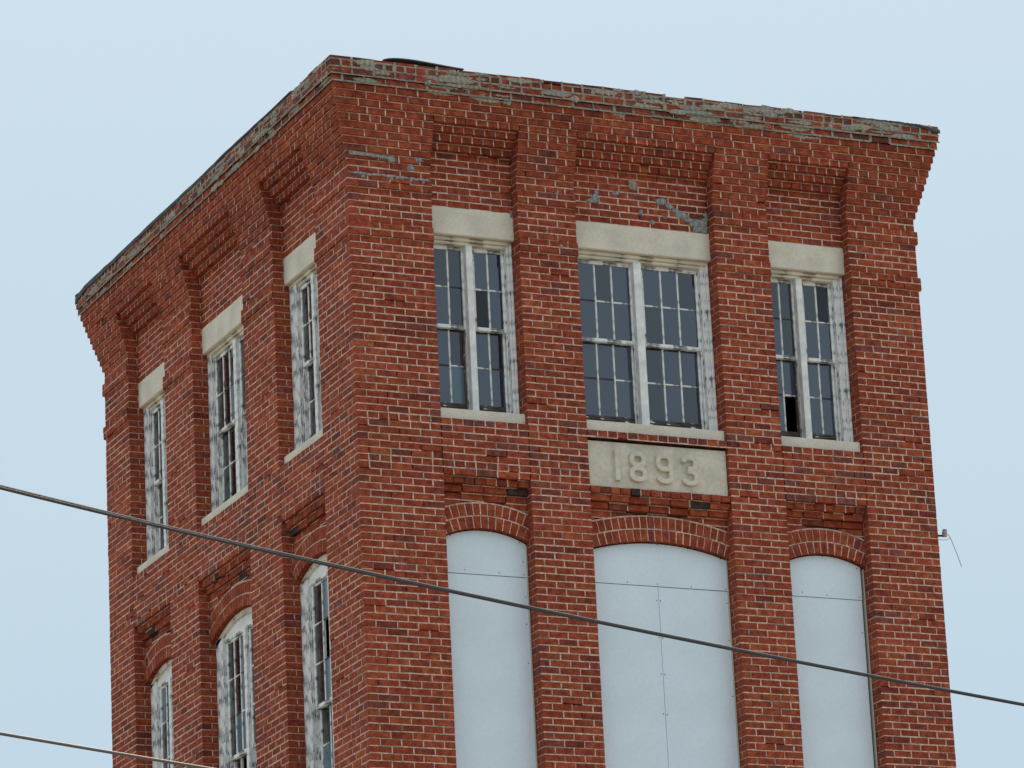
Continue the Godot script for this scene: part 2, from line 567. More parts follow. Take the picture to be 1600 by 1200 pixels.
func build_arch(by: Dictionary, turn: float) -> void:
	var arch := node("arch", building, turn)
	var g := arch_geometry(by.a, by.b, by.crown, by.rise)
	var sc: float = g[0]
	var yc: float = g[1]
	var rad: float = g[2]
	var mo := MB.new()
	for ring in 2:
		var r0: float = rad + 0.004 + ring * 0.122
		var r1: float = r0 + 0.112
		var half: float = (by.b - by.a) * 0.5 + 0.03
		var th := asin(clampf(half / (r0 + 0.056), -1.0, 1.0))
		var n := roundi(2.0 * th * (r0 + 0.05) / 0.072)
		for i in n:
			var t0 := -th + 2.0 * th * i / n
			var t1 := -th + 2.0 * th * (i + 1) / n
			var gp := 0.0045 / r0
			var a0 := t0 + gp + rng.randf_range(-0.001, 0.001) / r0
			var a1 := t1 - gp + rng.randf_range(-0.001, 0.001) / r0
			var one := MB.new()
			var z := -0.108 + rng.randf_range(-0.003, 0.003)
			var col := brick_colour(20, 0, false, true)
			var c4 := [Vector2(sin(a0) * r0, cos(a0) * r0), Vector2(sin(a1) * r0, cos(a1) * r0), Vector2(sin(a1) * r1, cos(a1) * r1), Vector2(sin(a0) * r1, cos(a0) * r1)]
			var mid: Vector2 = (c4[0] + c4[1] + c4[2] + c4[3]) * 0.25
			var fr := []
			var md := []
			var bk := []
			for q in 4:
				var d: Vector2 = c4[q] - mid
				fr.append(Vector3(d.x * 0.93, d.y * 0.96, 0.0))
				md.append(Vector3(d.x, d.y, -0.004))
				bk.append(Vector3(d.x, d.y, -0.10))
			one.quad(fr[0], fr[1], fr[2], fr[3], col)
			for q in 4:
				var q2 := (q + 1) % 4
				one.quad(md[q], md[q2], fr[q2], fr[q], col)
				one.quad(bk[q], bk[q2], md[q2], md[q], col)
			var o := put("voussoir", one, M.brick_clay, arch)
			o.position = Vector3(sc + mid.x, yc + mid.y, z)
			# joint mortar
			var mc := mortar_colour(20)
			var zz := -0.112
			mo.quad(Vector3(sc + sin(t1 - gp * 1.4) * r0, yc + cos(t1 - gp * 1.4) * r0, zz), Vector3(sc + sin(t1 + gp * 1.4) * r0, yc + cos(t1 + gp * 1.4) * r0, zz), Vector3(sc + sin(t1 + gp * 1.4) * r1, yc + cos(t1 + gp * 1.4) * r1, zz), Vector3(sc + sin(t1 - gp * 1.4) * r1, yc + cos(t1 - gp * 1.4) * r1, zz), mc)
			var ra := r1 - 0.003
			var rb := r1 + 0.013
			mo.quad(Vector3(sc + sin(t0) * ra, yc + cos(t0) * ra, zz + 0.001), Vector3(sc + sin(t1) * ra, yc + cos(t1) * ra, zz + 0.001), Vector3(sc + sin(t1) * rb, yc + cos(t1) * rb, zz + 0.001), Vector3(sc + sin(t0) * rb, yc + cos(t0) * rb, zz + 0.001), mortar_colour(20))
			# backing
			mo.quad(Vector3(sc + sin(t0) * r0, yc + cos(t0) * r0, -0.135), Vector3(sc + sin(t1) * r0, yc + cos(t1) * r0, -0.135), Vector3(sc + sin(t1) * (r1 + 0.02), yc + cos(t1) * (r1 + 0.02), -0.135), Vector3(sc + sin(t0) * (r1 + 0.02), yc + cos(t0) * (r1 + 0.02), -0.135), Color(0.2, 0.15, 0.12))
			if ring == 0:
				# soffit of the opening behind the face ring
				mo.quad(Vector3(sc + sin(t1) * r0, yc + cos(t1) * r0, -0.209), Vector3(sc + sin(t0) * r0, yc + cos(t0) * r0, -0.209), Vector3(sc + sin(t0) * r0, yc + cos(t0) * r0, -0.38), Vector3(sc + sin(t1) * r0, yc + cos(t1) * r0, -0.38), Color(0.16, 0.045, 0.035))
	tag(put("arch_mortar", mo, M.mortar, arch), "", "", "", "stuff")

func plate(called: String, parent: Node3D, x0: float, x1: float, k0: float, k1: float, z0: float, z1: float, bev: float, m: Material) -> MeshInstance3D:
	# a block between course levels k0 (top) and k1 (bottom)
	var mb := MB.new()
	var cx := (x0 + x1) * 0.5
	var cy := (ky(k0) + ky(k1)) * 0.5
	mb.rbox(x0 - cx, x1 - cx, ky(k1) - cy, ky(k0) - cy, z0 - z1, 0.0, bev)
	var o := put(called, mb, m, parent)
	o.position = Vector3(cx, cy, z1)
	return o

func build_sill_lintel(by: Dictionary, turn: float) -> void:
	var f := node("lintel", building, turn)
	var mb := MB.new()
	# a weathered block: the edges are not quite straight
	var n := 10
	var x0: float = by.a - 0.02
	var x1: float = by.b + 0.02
	var tops := []
	for i in n + 1: tops.append(ky(-31.05) + rng.randf_range(-0.006, 0.004))
	for i in n:
		var u0 := lerpf(x0, x1, float(i) / n)
		var u1 := lerpf(x0, x1, float(i + 1) / n)
		var yb := ky(-27.0)
		var zf := -0.112
		mb.quad(Vector3(u0, yb + 0.008, zf), Vector3(u1, yb + 0.008, zf), Vector3(u1, tops[i + 1] - 0.006, zf), Vector3(u0, tops[i] - 0.006, zf), Color.WHITE)
		mb.quad(Vector3(u0, tops[i] - 0.006, zf), Vector3(u1, tops[i + 1] - 0.006, zf), Vector3(u1, tops[i + 1], zf - 0.008), Vector3(u0, tops[i], zf - 0.008), Color.WHITE)
		mb.quad(Vector3(u0, tops[i], zf - 0.008), Vector3(u1, tops[i + 1], zf - 0.008), Vector3(u1, tops[i + 1], -0.3), Vector3(u0, tops[i], -0.3), Color.WHITE)
		mb.quad(Vector3(u0, yb, zf - 0.008), Vector3(u1, yb, zf - 0.008), Vector3(u1, yb + 0.008, zf), Vector3(u0, yb + 0.008, zf), Color.WHITE)
		mb.quad(Vector3(u0, yb, -0.3), Vector3(u1, yb, -0.3), Vector3(u1, yb, zf - 0.008), Vector3(u0, yb, zf - 0.008), Color.WHITE)
	put("block", mb, M.cast_stone, f)
	var s := node("sill", building, turn)
	var m2 := MB.new()
	var zf2 := -0.05
	var yt := ky(-1.62)
	var yb2 := ky(-0.06)
	var a: float = by.a + 0.004
	var b: float = by.b - 0.004
	# front, worn top edge, sloping top, underside, ends
	m2.quad(Vector3(a, yb2, zf2), Vector3(b, yb2, zf2), Vector3(b, yt - 0.008, zf2), Vector3(a, yt - 0.008, zf2), Color.WHITE)
	m2.quad(Vector3(a, yt - 0.008, zf2), Vector3(b, yt - 0.008, zf2), Vector3(b, yt, zf2 - 0.009), Vector3(a, yt, zf2 - 0.009), Color.WHITE)
	m2.quad(Vector3(a, yt, zf2 - 0.009), Vector3(b, yt, zf2 - 0.009), Vector3(b, yt + 0.02, -0.32), Vector3(a, yt + 0.02, -0.32), Color.WHITE)
	m2.quad(Vector3(a, yb2, -0.32), Vector3(b, yb2, -0.32), Vector3(b, yb2, zf2), Vector3(a, yb2, zf2), Color.WHITE)
	m2.quad(Vector3(b, yb2, zf2), Vector3(b, yb2, -0.32), Vector3(b, yt + 0.02, -0.32), Vector3(b, yt, zf2 - 0.005), Color.WHITE)
	m2.quad(Vector3(a, yb2, -0.32), Vector3(a, yb2, zf2), Vector3(a, yt, zf2 - 0.005), Vector3(a, yt + 0.02, -0.32), Color.WHITE)
	put("block", m2, M.cast_stone, s)

# ---------------------------------------------------------------- windows
# one double-hung sash of panes: cols are the glass edges, rows the course levels of the glass edges
func sash(w: Node3D, x0: float, x1: float, k0: float, k1: float, cols: Array, rows: Array, z: float, stile_mat: Material, top_mat: Material, low_mat: Material, munt_mat: Material, glass: Dictionary) -> void:
	var t := 0.036
	var n := cols.size() - 1
	plate("stile", w, x0, cols[0], k0, k1, z - t, z, 0.004, stile_mat)
	plate("stile", w, cols[n], x1, k0, k1, z - t, z, 0.004, stile_mat)
	plate("rail", w, cols[0], cols[n], k0, rows[0], z - t, z - 0.001, 0.004, top_mat)
	plate("rail", w, cols[0], cols[n], rows[rows.size() - 1], k1, z - t, z + 0.004, 0.006, low_mat)
	for i in range(1, n):
		var mm := plate("muntin", w, cols[i] - 0.0095, cols[i] + 0.0095, rows[0], rows[rows.size() - 1], z - t + 0.004, z - 0.004, 0.006, munt_mat)
		mm.rotation.z = rng.randf_range(-0.003, 0.003)
	for r in range(1, rows.size() - 1):
		for i in n:
			plate("muntin", w, cols[i] + (0.0095 if i > 0 else 0.0), cols[i + 1] - (0.0095 if i < n - 1 else 0.0), rows[r] - 0.12, rows[r] + 0.12, z - t + 0.005, z - 0.005, 0.005, M.paint_rail if rng.randf() < 0.7 else M.bare_rail)
	for r in range(rows.size() - 1):
		for i in n:
			var key := "%d,%d" % [r, i]
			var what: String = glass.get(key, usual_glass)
			if what == "gone": continue
			var mb := MB.new()
			var hx: float = (cols[i + 1] - cols[i]) * 0.5
			var hy: float = (ky(rows[r]) - ky(rows[r + 1])) * 0.5
			mb.quad(Vector3(-hx, -hy, 0), Vector3(hx, -hy, 0), Vector3(hx, hy, 0), Vector3(-hx, hy, 0), Color.WHITE)
			var o := put("pane", mb, {"glass": [M.window_glass, M.window_glass, M.window_glass, M.dusty, M.clean][rng.randi() % 5], "sooty": M.darkened_glass, "bluish": M.bluish_glass}[what], w)
			o.position = Vector3((cols[i] + cols[i + 1]) * 0.5, (ky(rows[r]) + ky(rows[r + 1])) * 0.5, z - 0.013)
			o.rotation = Vector3(rng.randf_range(-0.008, 0.008), rng.randf_range(-0.012, 0.012), 0)

func window_upper(called_label: String, turn: float, a: float, b: float, m0: float, m1: float, lcols: Array, rcols: Array, front: bool, glass: Array) -> void:
	var w := node("window", building, turn)
	tag(w, called_label)
	if front:
		for i in lcols.size(): lcols[i] += 0.015
		for i in rcols.size(): rcols[i] += 0.015
	var jm: Material = M.paint_peeling if front else M.paint_flaked
	var zf := -0.160
	plate("jamb", w, a + 0.002, lcols[0] - 0.032, -26.98, -1.4, -0.32, zf, 0.006, jm)
	var jr: float = rcols[rcols.size() - 1] + 0.032
	plate("jamb", w, b - 0.028, b - 0.003, -26.98, -1.4, -0.32, zf, 0.005, jm)
	plate("jamb", w, jr, b - 0.028, -26.98, -1.4, -0.32, zf - 0.018, 0.006, jm)
	plate("frame_head", w, a + 0.003, b - 0.004, -26.99, -26.45, -0.32, zf + 0.004, 0.006, M.paint_head)
	plate("frame_head", w, lcols[0] - 0.034, jr + 0.002, -26.47, -25.98, -0.32, zf - 0.016, 0.008, M.paint_head)
	plate("mullion", w, m0, m1, -26.0, -1.9, -0.31, zf - 0.004, 0.004, M.paint_sound if front else M.paint_peeling)
	plate("frame_sill", w, lcols[0] - 0.03, jr, -2.1, -1.35, -0.32, zf - 0.02, 0.005, M.bare_rail)
	var xs := [[lcols[0] - 0.032, m0 + 0.01, lcols], [m1, rcols[rcols.size() - 1] + 0.032, rcols]]
	var zu := -0.232 if front else -0.198
	var zl := zu - 0.04
	for i in 2:
		var q: Array = xs[i]
		sash(w, q[0], q[1], -25.99, -14.02, q[2], [-25.45, -20.05, -14.55], zu, M.paint_peeling, M.paint_rail, M.paint_rail, M.paint_peeling, glass[i * 2])
		sash(w, q[0], q[1], -14.5, -2.05, q[2], [-14.0, -8.85, -3.45], zl, M.bare_wood if (front and i == 0 and q[2].size() == 3) else M.paint_peeling, M.bare_rail, M.bare_rail, M.paint_peeling, glass[i * 2 + 1])
		# the stop beads that the lower sash slides in
		plate("stop_bead", w, q[0] - 0.0005, q[0] + 0.014, -13.9, -2.0, zl + 0.002, zu - 0.002, 0.003, jm)
		plate("stop_bead", w, q[1] - 0.014, q[1] + 0.0005, -13.9, -2.0, zl + 0.002, zu - 0.002, 0.003, jm)

func window_arched(called_label: String, turn: float, by: Dictionary, m0: float, m1: float, lcols: Array, rcols: Array, glass: Array) -> void:
	var w := node("window", building, turn)
	tag(w, called_label)
	var a: float = by.a
	var b: float = by.b
	var zf := -0.165
	var jm: Material = M.paint_flaked
	var bot := float(LAST) - 12.0
	plate("jamb", w, a + 0.002, lcols[0] - 0.034, 16.7, bot, -0.32, zf, 0.008, jm)
	plate("jamb", w, rcols[rcols.size() - 1] + 0.034, b - 0.003, 16.7, bot, -0.32, zf, 0.008, jm)
	# the curved head board: a moulded rim that follows the arch and a flat tympanum
	var g := arch_geometry(a, b, by.crown, by.rise)
	var sc: float = g[0]
	var yc: float = g[1]
	var rr: float = g[2] - 0.004
	var rim := MB.new()
	var tym := MB.new()
	var half := (b - a) * 0.5 - 0.003
	var n := 18
	var ylow := ky(17.55)
	for i in n:
		var x0 := lerpf(-half, half, float(i) / n)
		var x1 := lerpf(-half, half, float(i + 1) / n)
		var p0 := Vector2(sc + x0, yc + sqrt(rr * rr - x0 * x0))
		var p1 := Vector2(sc + x1, yc + sqrt(rr * rr - x1 * x1))
		var w0 := 0.052
		rim.quad(Vector3(p0.x, p0.y - w0, zf), Vector3(p1.x, p1.y - w0, zf), Vector3(p1.x, p1.y, zf), Vector3(p0.x, p0.y, zf), Color.WHITE)
		rim.quad(Vector3(p0.x, p0.y - w0, zf - 0.03), Vector3(p1.x, p1.y - w0, zf - 0.03), Vector3(p1.x, p1.y - w0, zf), Vector3(p0.x, p0.y - w0, zf), Color.WHITE)
		tym.quad(Vector3(p0.x, ylow, zf - 0.024), Vector3(p1.x, ylow, zf - 0.024), Vector3(p1.x, p1.y - w0 * 0.9, zf - 0.024), Vector3(p0.x, p0.y - w0 * 0.9, zf - 0.024), Color.WHITE)
	put("curved_rim", rim, M.paint_head, w)
	put("tympanum", tym, M.paint_sound, w)
	plate("frame_head", w, lcols[0] - 0.034, rcols[rcols.size() - 1] + 0.034, 17.35, 17.75, -0.31, zf - 0.02, 0.006, M.paint_rail)
	plate("mullion", w, m0, m1, 17.5, bot, -0.31, zf - 0.006, 0.005, M.paint_peeling)
	var xs := [[lcols[0] - 0.034, m0, lcols], [m1, rcols[rcols.size() - 1] + 0.034, rcols]]
	for i in 2:
		var q: Array = xs[i]
		sash(w, q[0], q[1], 17.6, 35.3, q[2], [18.05, 23.4, 29.0, 34.7], -0.205, M.paint_peeling, M.paint_rail, M.paint_rail, M.paint_peeling, glass[i * 2])
		sash(w, q[0], q[1], 34.9, 52.5, q[2], [35.35, 40.35, 45.9, 51.5], -0.245, M.paint_peeling, M.bare_rail, M.paint_rail, M.paint_peeling, glass[i * 2 + 1])

# ---------------------------------------------------------------- boarded bays
func boarding(by: Dictionary, label: String, seams: Array, screws: Array, right_gap: float) -> void:
	var bd := node("boarding", building)
	tag(bd, label)
	var g := arch_geometry(by.a, by.b, by.crown, by.rise)
	var sc: float = g[0]
	var yc: float = g[1]
	var rr: float = g[2] - 0.006
	var x0: float = by.a + 0.004
	var x1: float = by.b - right_gap
	var top := MB.new()
	var n := 20
	var ys := ky(21.05)
	var z := -0.165
	for i in n:
		var u0 := lerpf(x0, x1, float(i) / n)
		var u1 := lerpf(x0, x1, float(i + 1) / n)
		var h0 := yc + sqrt(rr * rr - (u0 - sc) * (u0 - sc))
		var h1 := yc + sqrt(rr * rr - (u1 - sc) * (u1 - sc))
		top.quad(Vector3(u0, ys, z), Vector3(u1, ys, z), Vector3(u1, h1, z), Vector3(u0, h0, z), Color.WHITE)
		top.quad(Vector3(u0, h0, z), Vector3(u1, h1, z), Vector3(u1, h1, z - 0.014), Vector3(u0, h0, z - 0.014), Color.WHITE)
		top.quad(Vector3(u0, ys, z - 0.014), Vector3(u1, ys, z - 0.014), Vector3(u1, ys, z), Vector3(u0, ys, z), Color.WHITE)
	top.quad(Vector3(x1, ys, z), Vector3(x1, ys, z - 0.014), Vector3(x1, yc + sqrt(rr * rr - (x1 - sc) * (x1 - sc)), z - 0.014), Vector3(x1, yc + sqrt(rr * rr - (x1 - sc) * (x1 - sc)), z), Color.WHITE)
	put("panel", top, M.painted_board, bd)
	var edges := [x0]
	for s in seams: edges.append(s)
	edges.append(x1)
	for i in edges.size() - 1:
		var e0: float = edges[i] + (0.0025 if i > 0 else 0.0)
		var e1: float = edges[i + 1] - (0.0025 if i < edges.size() - 2 else 0.0)
		plate("panel", bd, e0, e1, 21.12, LAST - 8, z - 0.021, z - 0.006 - 0.0015 * i, 0.0015, M.painted_board)
	# the old frame edge that the boards are screwed to
	plate("batten", bd, by.b - 0.014, by.b - 0.002, 16.6, LAST - 8, -0.26, -0.155, 0.003, M.board_edge)
	plate("frame", bd, by.a, by.b - 0.016, 14.9, LAST - 8, -0.3, -0.215, 0.002, M.interior)
	for sp in screws:
		var sm := MB.new()
		var ring := 8
		for i in ring:
			var a0 := TAU * i / ring
			var a1 := TAU * (i + 1) / ring
			var r := 0.0056
			sm.tri(Vector3(0, 0, 0.004), Vector3(cos(a0) * r, sin(a0) * r, 0.001), Vector3(cos(a1) * r, sin(a1) * r, 0.001), Color.WHITE)
			sm.quad(Vector3(cos(a0) * r, sin(a0) * r, -0.01), Vector3(cos(a1) * r, sin(a1) * r, -0.01), Vector3(cos(a1) * r, sin(a1) * r, 0.001), Vector3(cos(a0) * r, sin(a0) * r, 0.001), Color.WHITE)
		var o := put("screw", sm, M.screw_head, bd)
		o.position = Vector3(sp[0], ky(sp[1]), z if sp[1] < 21.1 else z - 0.006)

# ---------------------------------------------------------------- date stone
func ribbon(path: PackedVector2Array, wd: float, thick: float, closed: bool) -> MB:
	var mb := MB.new()
	var n := path.size()
	var lft := PackedVector2Array()
	var rgt := PackedVector2Array()
	for i in n:
		var a := path[(i - 1 + n) % n] if (closed or i > 0) else path[i]
		var b := path[(i + 1) % n] if (closed or i < n - 1) else path[i]
		var t := (b - a).normalized()
		var nn := Vector2(-t.y, t.x) * wd * 0.5
		lft.append(path[i] + nn)
		rgt.append(path[i] - nn)
	var bev := 0.0035
	for i in (n if closed else n - 1):
		var j := (i + 1) % n
		var l0 := lft[i]
		var l1 := lft[j]
		var r0 := rgt[i]
		var r1 := rgt[j]
		var il0 := l0.lerp(r0, bev / wd)
		var il1 := l1.lerp(r1, bev / wd)
		var ir0 := r0.lerp(l0, bev / wd)
		var ir1 := r1.lerp(l1, bev / wd)
		var z := thick
		mb.quad(Vector3(ir0.x, ir0.y, z), Vector3(ir1.x, ir1.y, z), Vector3(il1.x, il1.y, z), Vector3(il0.x, il0.y, z), Color.WHITE)
		mb.quad(Vector3(r0.x, r0.y, z - bev), Vector3(r1.x, r1.y, z - bev), Vector3(ir1.x, ir1.y, z), Vector3(ir0.x, ir0.y, z), Color.WHITE)
		mb.quad(Vector3(il0.x, il0.y, z), Vector3(il1.x, il1.y, z), Vector3(l1.x, l1.y, z - bev), Vector3(l0.x, l0.y, z - bev), Color.WHITE)
		mb.quad(Vector3(r0.x, r0.y, -0.002), Vector3(r1.x, r1.y, -0.002), Vector3(r1.x, r1.y, z - bev), Vector3(r0.x, r0.y, z - bev), Color.WHITE)
		mb.quad(Vector3(l0.x, l0.y, z - bev), Vector3(l1.x, l1.y, z - bev), Vector3(l1.x, l1.y, -0.002), Vector3(l0.x, l0.y, -0.002), Color.WHITE)
	if not closed:
		for e in [0, n - 1]:
			var q := [Vector3(lft[e].x, lft[e].y, -0.002), Vector3(rgt[e].x, rgt[e].y, -0.002), Vector3(rgt[e].x, rgt[e].y, thick - bev), Vector3(lft[e].x, lft[e].y, thick - bev)]
			if e == 0: mb.quad(q[0], q[1], q[2], q[3], Color.WHITE)
			else: mb.quad(q[1], q[0], q[3], q[2], Color.WHITE)
	return mb

func ellipse(cx: float, cy: float, rx: float, ry: float, a0: float, a1: float, n: int, sq := 2.4) -> PackedVector2Array:
	var out := PackedVector2Array()
	for i in n:
		var t := deg_to_rad(lerpf(a0, a1, float(i) / n))
		var cs := cos(t)
		var sn := sin(t)
		out.append(Vector2(cx + rx * signf(cs) * pow(absf(cs), 2.0 / sq), cy + ry * signf(sn) * pow(absf(sn), 2.0 / sq)))
	return out

func date_stone(by: Dictionary) -> void:
	var ds := node("date_stone", building)
	tag(ds, "pale stone tablet with the raised date 1893")
	plate("tablet", ds, by.a + 0.006, by.b - 0.006, 1.38, 7.95, -0.2, -0.042, 0.004, M.date_stone_face)
	var z := -0.042
	var th := 0.04
	var sw := 0.047
	var top := 2.6
	var bot := 6.97
	var hh := (ky(top) - ky(bot))
	# one
	var p1 := PackedVector2Array([Vector2(0, -hh * 0.5), Vector2(0, hh * 0.5)])
	var xs := [2.604, 2.818, 3.094, 3.357]
	var cy := (ky(top) + ky(bot)) * 0.5
	var shapes := []
	shapes.append([ribbon(p1, 0.048, th, false)])
	var r := 0.090 - sw * 0.5
	var h2 := hh * 0.5 - sw * 0.5
	# eight: two rounded rings
	var up := ellipse(0, hh * 0.245 - 0.004, r - 0.004, h2 - (hh * 0.245 - 0.004), 0, 360, 36)
	var dn := ellipse(0, -hh * 0.235, r, h2 - hh * 0.235, 0, 360, 36)
	shapes.append([ribbon(up, sw, th, true), ribbon(dn, sw, th - 0.0007, true)])
	# nine: a ring and a hooked tail
	var rc := hh * 0.2
	var ring := ellipse(0, rc, r, h2 - rc, 0, 360, 36)
	var tail := PackedVector2Array()
	tail.append(Vector2(r, rc))
	tail.append(Vector2(r, 0.0))
	tail.append(Vector2(r, -hh * 0.2))
	var hook := ellipse(0, -hh * 0.235, r, h2 - hh * 0.235, 0, -172, 22)
	for q in hook: tail.append(q)
	shapes.append([ribbon(ring, sw, th, true), ribbon(tail, sw, th - 0.0007, false)])
	# three: two open bows
	var ya := hh * 0.235 - (h2 - hh * 0.235)
	var yb := -hh * 0.225 + (h2 - hh * 0.225)
	var a := ellipse(0, hh * 0.235, r - 0.004, h2 - hh * 0.235, 172, -88, 28)
	a.append(Vector2(-0.024, ya))
	var b := PackedVector2Array([Vector2(-0.024, yb)])
	for q in ellipse(0, -hh * 0.225, r, h2 - hh * 0.225, 88, -172, 28): b.append(q)
	shapes.append([ribbon(a, sw, th, false), ribbon(b, sw, th - 0.0007, false)])
	for i in 4:
		var all := MB.new()
		for s in shapes[i]:
			all.v.append_array(s.v)
			all.n.append_array(s.n)
			all.c.append_array(s.c)
		var o := put("numeral", all, M.date_stone_face, ds)
		o.position = Vector3(xs[i], cy, z)

# ---------------------------------------------------------------- patches of repair mortar
func patch(parent: Node3D, pts: Array, o: float, col: Color, bump := 0.006, called := "mortar_patch") -> void:
	var cx := 0.0
	var cy := 0.0
	for p in pts:
		cx += p[0]
		cy += ky(p[1])
	cx /= pts.size()
	cy /= pts.size()
	# roughen the outline
	var ring := []
	for i in pts.size():
		var p0 := Vector2(pts[i][0], ky(pts[i][1]))
		var j := (i + 1) % pts.size()
		var p1 := Vector2(pts[j][0], ky(pts[j][1]))
		var steps := maxi(2, int(p0.distance_to(p1) / 0.018))
		for s in steps:
			var q := p0.lerp(p1, float(s) / steps)
			ring.append(Vector3(q.x - cx + rng.randf_range(-0.007, 0.007), q.y - cy + rng.randf_range(-0.006, 0.006), -0.004))
	var poly := PackedVector2Array()
	var inner := []
	for q in ring:
		var w: Vector3 = q
		var l := Vector2(w.x, w.y).length()
		var f := maxf(0.35, (l - 0.009) / maxf(l, 1e-4))
		inner.append(Vector3(w.x * f, w.y * f, bump * rng.randf_range(0.4, 1.1)))
		poly.append(Vector2(w.x * f, w.y * f))
	var mb := MB.new()
	var n := ring.size()
	for i in n:
		var j := (i + 1) % n
		var g := rng.randf_range(0.85, 1.1)
		mb.quad(ring[i], ring[j], inner[j], inner[i], Color(col.r * g, col.g * g, col.b * g))
	var tris := Geometry2D.triangulate_polygon(poly)
	for t in range(0, tris.size(), 3):
		var a: Vector3 = inner[tris[t]]
		var b: Vector3 = inner[tris[t + 1]]
		var c: Vector3 = inner[tris[t + 2]]
		if (b - a).cross(c - a).z < 0:
			var sw := b
			b = c
			c = sw
		mb.tri(a, b, c, col)
	var e := put(called, mb, M.patch_grey, parent)
	e.position = Vector3(cx, cy, o)

func blob(parent: Node3D, s: float, k: float, w: float, hk: float, o: float, col: Color) -> void:
	var pts := []
	var n := 9
	for i in n:
		var t := -TAU * i / n
		var r := rng.randf_range(0.65, 1.1)
		pts.append([s + cos(t) * w * r, k + sin(t) * hk * r])
	patch(parent, pts, o, col)

func patches(front_wall: Node3D, left_wall: Node3D) -> void:
	var blue := Color(0.36, 0.375, 0.385)
	var grey := Color(0.39, 0.375, 0.335)
	var sand := Color(0.47, 0.42, 0.335)
	# stepped crack filled with cement above the middle lintel
	var pz := -0.1105
	var st := [[3.28, -35.2], [3.36, -34.6], [3.43, -33.9], [3.50, -33.4], [3.56, -32.8], [3.62, -32.2], [3.66, -31.7]]
	for i in st.size():
		blob(front_wall, st[i][0], st[i][1], rng.randf_range(0.05, 0.08), rng.randf_range(0.4, 0.7), pz + 0.002 * (i % 3), blue)
	patch(front_wall, [[3.62, -33.0], [3.60, -31.2], [3.755, -31.0], [3.755, -33.4], [3.70, -33.2]], pz, blue)
	patch(front_wall, [[2.94, -38.1], [2.95, -36.6], [3.02, -36.5], [3.03, -37.7]], pz, grey)
	blob(front_wall, 2.80, -35.7, 0.05, 0.45, pz, blue)
	patch(front_wall, [[2.58, -36.0], [2.55, -34.6], [2.48, -34.3], [2.49, -34.0], [2.60, -33.9], [2.62, -35.8]], pz, blue)
	blob(front_wall, 3.06, -33.1, 0.028, 0.6, pz, blue)
	blob(front_wall, 3.17, -31.9, 0.027, 0.45, pz, blue)
	blob(front_wall, 3.30, -33.0, 0.03, 0.4, pz, grey)
	# ledge patches on the corner pier
	patch(front_wall, [[0.01, -37.05], [0.01, -36.5], [0.40, -36.3], [0.42, -35.9], [0.47, -36.0], [0.47, -36.75], [0.2, -36.95]], 0.0235, grey)
	for e in [[0.10, 0.10], [0.24, 0.10], [0.38, 0.11], [0.52, 0.10], [0.66, 0.10], [0.77, 0.06]]:
		blob(front_wall, e[0], -33.88 + rng.randf_range(-0.05, 0.1), e[1], 0.2, 0.0255, Color(0.44, 0.44, 0.44))
	for e in [0.14, 0.43, 0.62, 0.75]:
		blob(front_wall, e, -33.5, 0.02, 0.42, 0.026, Color(0.44, 0.44, 0.44))
	patch(front_wall, [[0.66, -37.2], [0.68, -36.4], [0.74, -36.5], [0.76, -36.3], [0.74, -37.1]], 0.0235, blue, 0.004)
	patch(front_wall, [[0.60, -36.2], [0.60, -35.2], [0.68, -35.1], [0.65, -36.2]], 0.005, blue, 0.004)
	for e in [[2.12, -34.0], [2.02, -28.3], [2.13, -26.1]]:
		blob(front_wall, e[0], e[1], 0.025, 0.5, 0.002 if e[1] > -30 and e[1] < -28 else 0.02, grey)
	# smeared cement along the parapet, front then side
	for i in 120:
		var s := rng.randf_range(-0.2, W + 0.15)
		var k := rng.randf_range(-49.2, -45.6)
		if s > 5.0 and k > -47.2: continue
		blob(front_wall, s, k, rng.randf_range(0.04, 0.22), rng.randf_range(0.12, 0.55), 0.0012 + 0.0192 * minf(12.0, floorf(-k) - 35.0) - 0.001, [sand, grey, sand, Color(0.37, 0.335, 0.275)][i % 4])
	for i in 110:
		var s2 := rng.randf_range(-D - 0.1, 0.2)
		var k2 := rng.randf_range(-49.2, -46.0)
		blob(left_wall, s2, k2, rng.randf_range(0.05, 0.2), rng.randf_range(0.18, 0.55), 0.0192 * minf(12.0, floorf(-k2) - 35.0) - 0.001, [sand, grey, Color(0.37, 0.335, 0.275)][i % 3])
	# pieces pushed into the inner corners of the reveals
	for e in [[3.745, -33.2, 0.02, 1.4], [1.69, -30.9, 0.02, 0.6]]:
		blob(front_wall, e[0], e[1], e[2], e[3], -0.105, blue)

# ---------------------------------------------------------------- tubes
func tube(path: Array, rad: float, sides: int) -> MB:
	var mb := MB.new()
	var rings := []
	for i in path.size():
		var a: Vector3 = path[maxi(0, i - 1)]
		var b: Vector3 = path[mini(path.size() - 1, i + 1)]
		var t := (b - a).normalized()
		var u := t.cross(Vector3.UP)
		if u.length() < 0.05: u = t.cross(Vector3.RIGHT)
		u = u.normalized()
		var w := u.cross(t)
		var ring := []
		for s in sides:
			var an := TAU * s / sides
			ring.append(path[i] + (u * cos(an) + w * sin(an)) * rad)
		rings.append(ring)
	for i in rings.size() - 1:
		for s in sides:
			var s2 := (s + 1) % sides
			mb.quad(rings[i][s], rings[i][s2], rings[i + 1][s2], rings[i + 1][s], Color.WHITE)
	for e in [0, rings.size() - 1]:
		for s in range(1, sides - 1):
			if e == 0: mb.tri(rings[e][0], rings[e][s + 1], rings[e][s], Color.WHITE)
			else: mb.tri(rings[e][0], rings[e][s], rings[e][s + 1], Color.WHITE)
	return mb

func span(a: Vector3, b: Vector3, sag: float, n: int) -> Array:
	var out := []
	for i in n + 1:
		var t := float(i) / n
		out.append(a.lerp(b, t) + Vector3(0, -sag * 4.0 * t * (1.0 - t), 0))
	return out

